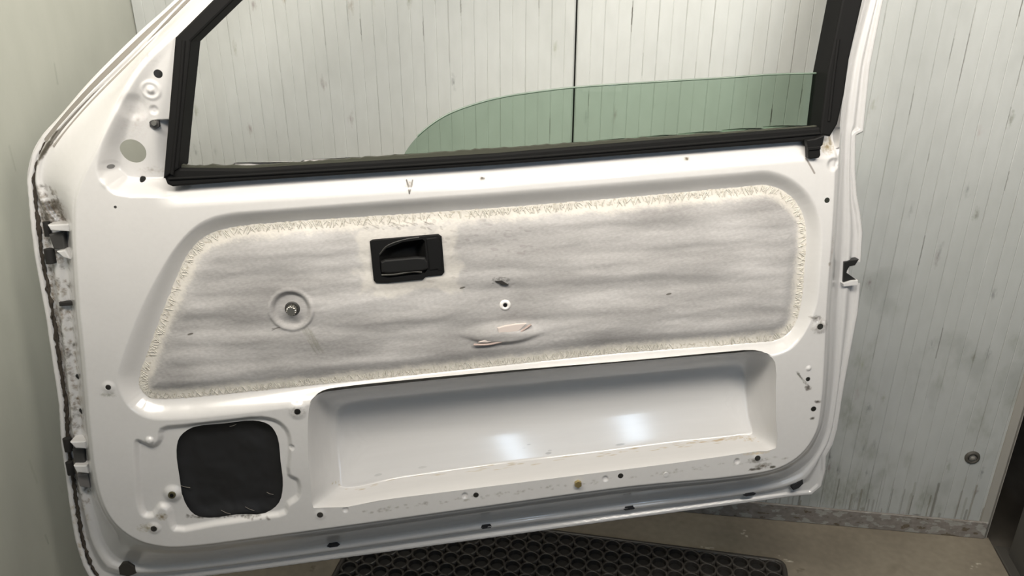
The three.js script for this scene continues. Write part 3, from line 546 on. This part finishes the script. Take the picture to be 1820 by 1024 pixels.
  part('tear', extrude([[880, 500], [892, 499], [904, 507], [893, 507]], -0.014, -0.0105, 0.0008), std({ color: 0x2a2826, roughness: 0.9 }), foam, 'small dark tear');
}

// inside handle
{
  const z = -0.010;
  const h = new THREE.Group(); h.name = 'inside_handle'; h.userData.label = 'black plastic inside door handle in a rectangular bezel'; door.add(h);
  const bez = new THREE.Shape([[657, 429], [662, 426], [779, 416], [785, 420], [790, 484], [786, 489], [757, 492], [752, 497], [690, 503], [668, 503], [664, 498]].map(p => new THREE.Vector2(...at(...p, z))));
  const cup = [[672, 455], [685, 440], [715, 428], [752, 423], [757, 428], [761, 480], [755, 488], [690, 495], [676, 492]].map(p => new THREE.Vector2(...at(...p, z)));
  bez.holes.push(new THREE.Path(cup));
  part('bezel', new THREE.ExtrudeGeometry(bez, { depth: 0.006, bevelEnabled: true, bevelSize: 0.0015, bevelThickness: 0.0015, bevelOffset: -0.0015, bevelSegments: 2 }).translate(0, 0, z - 0.006), blackPlastic, h);
  // dished cup behind the lever
  const fc = new Field(cup.map(p => [p.x, p.y])), bb = [fc.b[0] - 0.003, fc.b[1] - 0.003, fc.b[2] + 0.003, fc.b[3] + 0.003];
  part('cup', sheet(bb, 0.0018, (u, v) => fc.d(u, v) + 0.0015, (u, v) => z - 0.001 - 0.024 * smooth(-0.001, 0.018, fc.d(u, v))), blackPlastic, h);
  const lever = part('lever', extrude([[676, 466], [684, 462], [740, 457], [756, 458], [761, 466], [762, 478], [752, 482], [690, 487], [678, 485]], z - 0.004, z + 0.005, 0.003), phys({ color: lin(0.014, 0.014, 0.014), roughness: 0.42, specularIntensity: 0.4 }), h, 'pull lever');
  part('lever_lip', tube([[678, 489], [700, 488], [735, 483], [750, 484]], 0.0018, z + 0.002), std({ color: lin(0.035, 0.034, 0.028), roughness: 0.4 }), lever);
  part('lever_hinge', extrude([[757, 424], [780, 421], [785, 440], [786, 478], [764, 481]], z, z + 0.003, 0.0015), blackPlastic, h);
  part('rim_rib', tube([[675, 452], [687, 438], [715, 427], [745, 422]], 0.0014, z + 0.0008), std({ color: lin(0.03, 0.03, 0.028), roughness: 0.4 }), h);
  disc(778, 425, z, 0.0035, 0.003, rubber, 'screw', h); disc(782, 477, z, 0.0035, 0.003, rubber, 'screw', h);
}
// window winder spindle
{
  const s = new THREE.Group(); s.name = 'winder_spindle'; s.userData.label = 'bare steel window winder spindle'; door.add(s);
  const [u, v] = at(519, 550, -0.012);
  const star = new THREE.Shape(); for (let k = 0; k < 48; k++) { const a = k / 48 * Math.PI * 2, r = 0.0062 + (k % 4 < 2 ? 0.0008 : -0.0006); k ? star.lineTo(r * Math.cos(a), r * Math.sin(a)) : star.moveTo(r, 0); }
  part('spindle', new THREE.ExtrudeGeometry(star, { depth: 0.020, bevelEnabled: true, bevelSize: 0.0008, bevelThickness: 0.0012, bevelSegments: 2 }).translate(u, v, -0.024), steel, s);
  part('collar', new THREE.TorusGeometry(0.0096, 0.0024, 10, 28).translate(u, v, -0.0165), darkSteel, s);
}
// white grommet on the sheet
{
  const [u, v] = at(898, 543, -0.012), g = part('grommet', new THREE.LatheGeometry([[0.003, 0.001], [0.0035, 0.0045], [0.006, 0.0055], [0.0085, 0.0035], [0.0095, 0]].map(p => new THREE.Vector2(...p)), 24).rotateX(Math.PI / 2).translate(u, v, -0.0165), std({ color: 0xeceae6, roughness: 0.4 }), door, 'small white plastic grommet');
  part('socket', new THREE.CylinderGeometry(0.003, 0.003, 0.004, 14).rotateX(Math.PI / 2).translate(u, v, -0.0145), blackPlastic, g);
}
// black film behind the speaker opening
{
  const pts = fSpeaker.p, cx = pts.reduce((s, p) => s + p[0], 0) / pts.length, cy = pts.reduce((s, p) => s + p[1], 0) / pts.length;
  const big = new Field(pts.map(p => [cx + (p[0] - cx) * 1.08, cy + (p[1] - cy) * 1.08])), b = big.b;
  const f = part('speaker_cover', sheet([b[0] - 0.003, b[1] - 0.003, b[2] + 0.003, b[3] + 0.003], 0.003, (u, v) => big.d(u, v), (u, v) => -0.013 - 0.006 * smooth(0, 0.03, big.d(u, v)) + fbm(u * 22, v * 22, 3, 3) * 0.003), std({ color: lin(0.014, 0.014, 0.015), roughness: 0.55 }), door, 'black film closing the rounded speaker opening');
  for (const [a, c] of [[[393, 907], [410, 914]], [[436, 901], [452, 908]], [[474, 875], [486, 879]], [[318, 862], [338, 867]], [[408, 758], [420, 754]]]) part('scratch', tube([[...a], [(a[0] + c[0]) / 2, (a[1] + c[1]) / 2 + 1], [...c]], 0.0006, -0.0125, 4), std({ color: 0x77726b, roughness: 0.8 }), f);
}
// fasteners on the panel
disc(1028, 862, -0.001, 0.0066, 0.0065, brass, 'bolt', door, 'brass bolt left in the lower edge', 6);
disc(1184, 844, -0.001, 0.0046, 0.002, paintPlain, 'screw', door, 'white painted screw head');
{ const s = disc(274, 220, -0.028, 0.0082, 0.0045, darkSteel, 'nut', door, 'steel nut in the mirror corner', 6); const z = panelHeight(...at(274, 220, -0.028)), [u, v] = at(274, 219, z + 0.006); part('stud', new THREE.CylinderGeometry(0.0035, 0.0035, 0.006, 14).rotateX(Math.PI / 2).translate(u, v, z + 0.005), steel, s); }
{ const s = disc(305, 881, 0.0005, 0.0062, 0.0035, std({ color: lin(0.13, 0.12, 0.07), roughness: 0.5, metalness: 0.5 }), 'clip_nut', door, 'greenish steel clip nut beside the speaker opening'); part('socket', new THREE.CylinderGeometry(0.003, 0.003, 0.004, 12).rotateX(Math.PI / 2).translate(...at(305, 881, 0.001), panelHeight(...at(305, 881, 0)) + 0.0013), blackPlastic, s); }

// sealed hem on the hinge side
{
  const pts = leftHem.slice(4, 22).map(([x, y], i) => [x + (i < 3 ? 14 : 10), y, -0.062]);
  const path = new THREE.CatmullRomCurve3(pts.map(p => new THREE.Vector3(...at(p[0], p[1], p[2]), p[2])), false, 'centripetal'), n = 340, g = new THREE.TubeGeometry(path, n, 0.0036, 7, false), a = g.attributes.position;
  for (let i = 0; i < a.count; i++) { const ring = Math.floor(i / 8), c = path.getPointAt(clamp(ring / n)), k = 0.8 + fbm(ring * 0.21, 3, (i % 8) * 0.35, 3) * 1.5; a.setXYZ(i, c.x + (a.getX(i) - c.x) * k, c.y + (a.getY(i) - c.y) * k, c.z + (a.getZ(i) - c.z) * k * 0.7); }
  g.computeVertexNormals();
  part('sealant_bead', g, rust, door, 'lumpy dark brown sealant along the hinge side hem');
}
// added grey strip: shade and dirt of the painted windscreen pillar hem
{
  const line = (o) => [[84 + o, 249 + o], [118 + o, 207 + o], [166 + o, 154 + o], [249 + o, 72 + o], [322 + o, 5 + o], [480 + o, -145 + o], [600 + o, -245 + o]];
  const st = part('pillar_strip', tube(line(3), 0.0075, -0.060, 8), std({ color: 0x7d7972, roughness: 0.7 }), door, 'added grey strip giving the windscreen pillar hem its shaded, dirty tone');
  part('strip_lip', tube(line(12), 0.0026, -0.054, 6), std({ color: 0x8f8a83, roughness: 0.7 }), st);
}
// hinges: steel leaf between two ears
function hinge(label, leaf, ears, pin, plateBox) {
  const h = new THREE.Group(); h.name = 'door_hinge'; h.userData.label = label; door.add(h);
  part('hinge_leaf', extrude(leaf, -0.062, -0.04, 0.002), darkSteel, h);
  for (const e of ears) part('hinge_ear', extrude(e, -0.062, -0.03, 0.002), paintPlain, h);
  for (const [x, y, r] of pin) part('hinge_pin', new THREE.CylinderGeometry(r * PX, r * PX, 0.022, 14).translate(...at(x, y, -0.05), -0.05), std({ color: lin(0.012, 0.011, 0.01), roughness: 0.7 }), h);
  if (plateBox) part('hinge_plate', extrude(plateBox, -0.06, -0.042, 0.0015), std({ color: lin(0.2, 0.19, 0.185), roughness: 0.5, metalness: 0.2 }), h);  // grey metal plate below the ears, lower hinge only
}
hinge('upper door hinge', [[86, 417], [112, 413], [116, 446], [95, 443]], [[[84, 400], [123, 398], [123, 412], [90, 410]], [[100, 447], [116, 444], [125, 461], [112, 458]]], [[84, 407, 6], [89, 455, 9]]);
hinge('lower door hinge', [[128, 799], [148, 796], [151, 826], [133, 826]], [[[124, 786], [152, 785], [153, 798], [134, 797]], [[130, 828], [154, 828], [157, 842], [136, 840]]], [[121, 790, 8], [125, 832, 7]], [[136, 844], [156, 842], [160, 868], [141, 865]]);
part('check_strap_slot', extrude([[104, 538], [134, 536], [134, 543], [105, 545]], -0.062, -0.046, 0.0012), std({ color: lin(0.02, 0.018, 0.016), roughness: 0.8 }), door, 'dark check strap slot');

// latch in the notch on the shut face
{
  const l = new THREE.Group(); l.name = 'door_latch'; l.userData.label = 'black latch in the notch of the shut face'; door.add(l);
  part('latch_jaw', extrude([[1501, 466], [1510, 463], [1527, 461], [1520, 472], [1510, 474], [1506, 481], [1505, 485], [1512, 490], [1522, 497], [1514, 500], [1499, 503], [1500, 485]], -0.074, -0.05, 0.001), std({ color: lin(0.012, 0.012, 0.011), roughness: 0.5 }), l);
  part('latch_plate', extrude([[1498, 504], [1514, 499], [1525, 498], [1526, 507], [1500, 510]], -0.074, -0.046, 0.0012), paintPlain, l);
}
// drain slots along the lower hem and the plug at the corner
for (const [x, y] of [[592, 971], [864, 938], [1118, 905], [1332, 880]]) part('drain_slot', extrude([[x - 11, y + 1], [x - 7, y - 4], [x + 7, y - 6], [x + 12, y - 2], [x + 8, y + 1], [x - 6, y + 3]], -0.066, -0.052, 0.001), std({ color: lin(0.02, 0.021, 0.025), roughness: 0.8 }), door);
part('corner_plug', extrude([[212, 1022], [210, 1010], [217, 1001], [226, 1000], [238, 1008], [242, 1020], [228, 1026]], -0.068, -0.05, 0.002), std({ color: lin(0.03, 0.026, 0.022), roughness: 0.8 }), door, 'dark plug at the lower hinge corner');
part('corner_gap', extrude([[1408, 866], [1418, 858], [1427, 853], [1428, 860], [1420, 868], [1410, 872]], -0.07, -0.05, 0.001), std({ color: lin(0.02, 0.02, 0.022), roughness: 0.8 }), door, 'dark gap at the lower latch corner');

// ------------------------------------------------------------------ rubber ring mat on the floor
{
  const onFloor = (x, y) => { const d = ray(x, y); return d.multiplyScalar(-EYE / d.y).add(eye); };
  const c0 = onFloor(657, 909), c1 = onFloor(1391, 1004), ex = c1.clone().sub(c0), len = ex.length(); ex.normalize();
  const nC = 27, pitch = (len - 0.012) / nC, nR = 19, ht = 0.013;
  const mat = thing('rubber_mat', 'black rubber ring mat with round holes on the beige floor below the car door', 'mat');
  mat.position.copy(c0).setY(0.0005); mat.rotation.y = Math.atan2(-ex.z, ex.x);
  const pos = [], idx = [], N = 24, R = pitch * 0.40, half = pitch / 2, cut = pitch * 0.17;
  const v = (x, y, z) => { pos.push(x, y, z); return pos.length / 3 - 1; };
  for (let r = 0; r < nR; r++) for (let c = 0; c < nC; c++) {
    const ox = 0.006 + (c + 0.5) * pitch, oz = 0.006 + (r + 0.5) * pitch, rings = [];
    for (let k = 0; k < N; k++) {
      const a = (k + 0.5) / N * Math.PI * 2, ca = Math.cos(a), sa = Math.sin(a), m = Math.max(Math.abs(ca), Math.abs(sa)), s = Math.abs(ca) + Math.abs(sa);
      let q = half / m, corner = (2 * half - cut) / s < q; if (corner) q = (2 * half - cut) / s;
      const P = (rad, y) => v(ox + ca * rad, y, oz + sa * rad);
      rings.push([P(q, corner ? 0.002 : ht), P(q - (corner ? 0.0004 : 0), ht - (corner ? 0.0012 : 0)), P(R + 0.0016, ht), P(R + 0.0003, ht - 0.0012), P(R, 0.002)]);
    }
    for (let k = 0; k < N; k++) { const A = rings[k], Bq = rings[(k + 1) % N]; for (let s = 0; s < 4; s++) idx.push(A[s], A[s + 1], Bq[s], Bq[s], A[s + 1], Bq[s + 1]); }
  }
  const g = new THREE.BufferGeometry(); g.setAttribute('position', new THREE.Float32BufferAttribute(pos, 3)); g.setIndex(idx); g.computeVertexNormals();
  const mr = std({ color: lin(0.042, 0.037, 0.032), roughness: 0.42 });
  part('ring_grid', g, mr, mat);
  const dep = nR * pitch + 0.012, rim = new THREE.Shape(), rd = 0.02;
  rim.moveTo(rd, 0); rim.lineTo(len - rd, 0); rim.quadraticCurveTo(len, 0, len, rd); rim.lineTo(len, dep - rd); rim.quadraticCurveTo(len, dep, len - rd, dep); rim.lineTo(rd, dep); rim.quadraticCurveTo(0, dep, 0, dep - rd); rim.lineTo(0, rd); rim.quadraticCurveTo(0, 0, rd, 0);
  const base = new THREE.ExtrudeGeometry(rim, { depth: 0.002, bevelEnabled: false }).rotateX(Math.PI / 2).translate(0, 0.0021, 0);
  part('base_sheet', base, std({ color: lin(0.014, 0.013, 0.012), roughness: 0.5 }), mat);
  const edgePts = rim.getPoints(8).map(p => new THREE.Vector3(p.x, ht / 2, p.y));
  part('edge_rim', new THREE.TubeGeometry(new THREE.CatmullRomCurve3(edgePts, true, 'catmullrom', 0.02), 400, 0.0062, 8, true), mr, mat);
}
// ------------------------------------------------------------------ round plug on the wall, near its right end
{
  const g = thing('wall_plug', 'round grey plug set in the ribbed wall near its right end', 'wall plug');
  const n = new THREE.Vector3(0, 0, 1).applyQuaternion(booth.q), d = ray(1728, 813), k = booth.o.clone().sub(eye).dot(n) / d.dot(n);
  g.position.copy(d.multiplyScalar(k).add(eye)); g.quaternion.copy(booth.q);
  part('washer', new THREE.LatheGeometry([[0.0085, 0.0015], [0.0092, 0.0045], [0.012, 0.005], [0.0145, 0.003], [0.0155, 0]].map(p => new THREE.Vector2(...p)), 32).rotateX(Math.PI / 2), std({ color: lin(0.07, 0.065, 0.055), roughness: 0.6 }), g);
  const h = part('bolt_head', new THREE.CylinderGeometry(0.0075, 0.0085, 0.004, 6).rotateX(Math.PI / 2).translate(0, 0, 0.0022), std({ color: lin(0.16, 0.155, 0.145), roughness: 0.5 }), g);
  part('bolt_dome', new THREE.SphereGeometry(0.0062, 16, 8, 0, 6.3, 0, 1.1).rotateX(Math.PI / 2).translate(0, 0, 0.0008), std({ color: lin(0.2, 0.19, 0.17), roughness: 0.5 }), h);
}
// ------------------------------------------------------------------ grey steel post beyond the end of the wall
{
  const g = thing('steel_post', 'dark grey steel post at the far right beyond the ribbed wall', 'post');
  place(g, 1.872, -0.006, 0.112);
  part('post', new RoundedBoxGeometry(0.12, WALL_H - 0.02, 0.12, 2, 0.006).translate(0, WALL_H / 2 - 0.01, 0), std({ color: 0x4b4a47, roughness: 0.6 }), g);
  part('foot_plate', new RoundedBoxGeometry(0.16, 0.012, 0.16, 2, 0.003).translate(0, 0.006, 0), std({ color: 0x45433f, roughness: 0.6 }), g);
}

renderer.render(scene, camera);
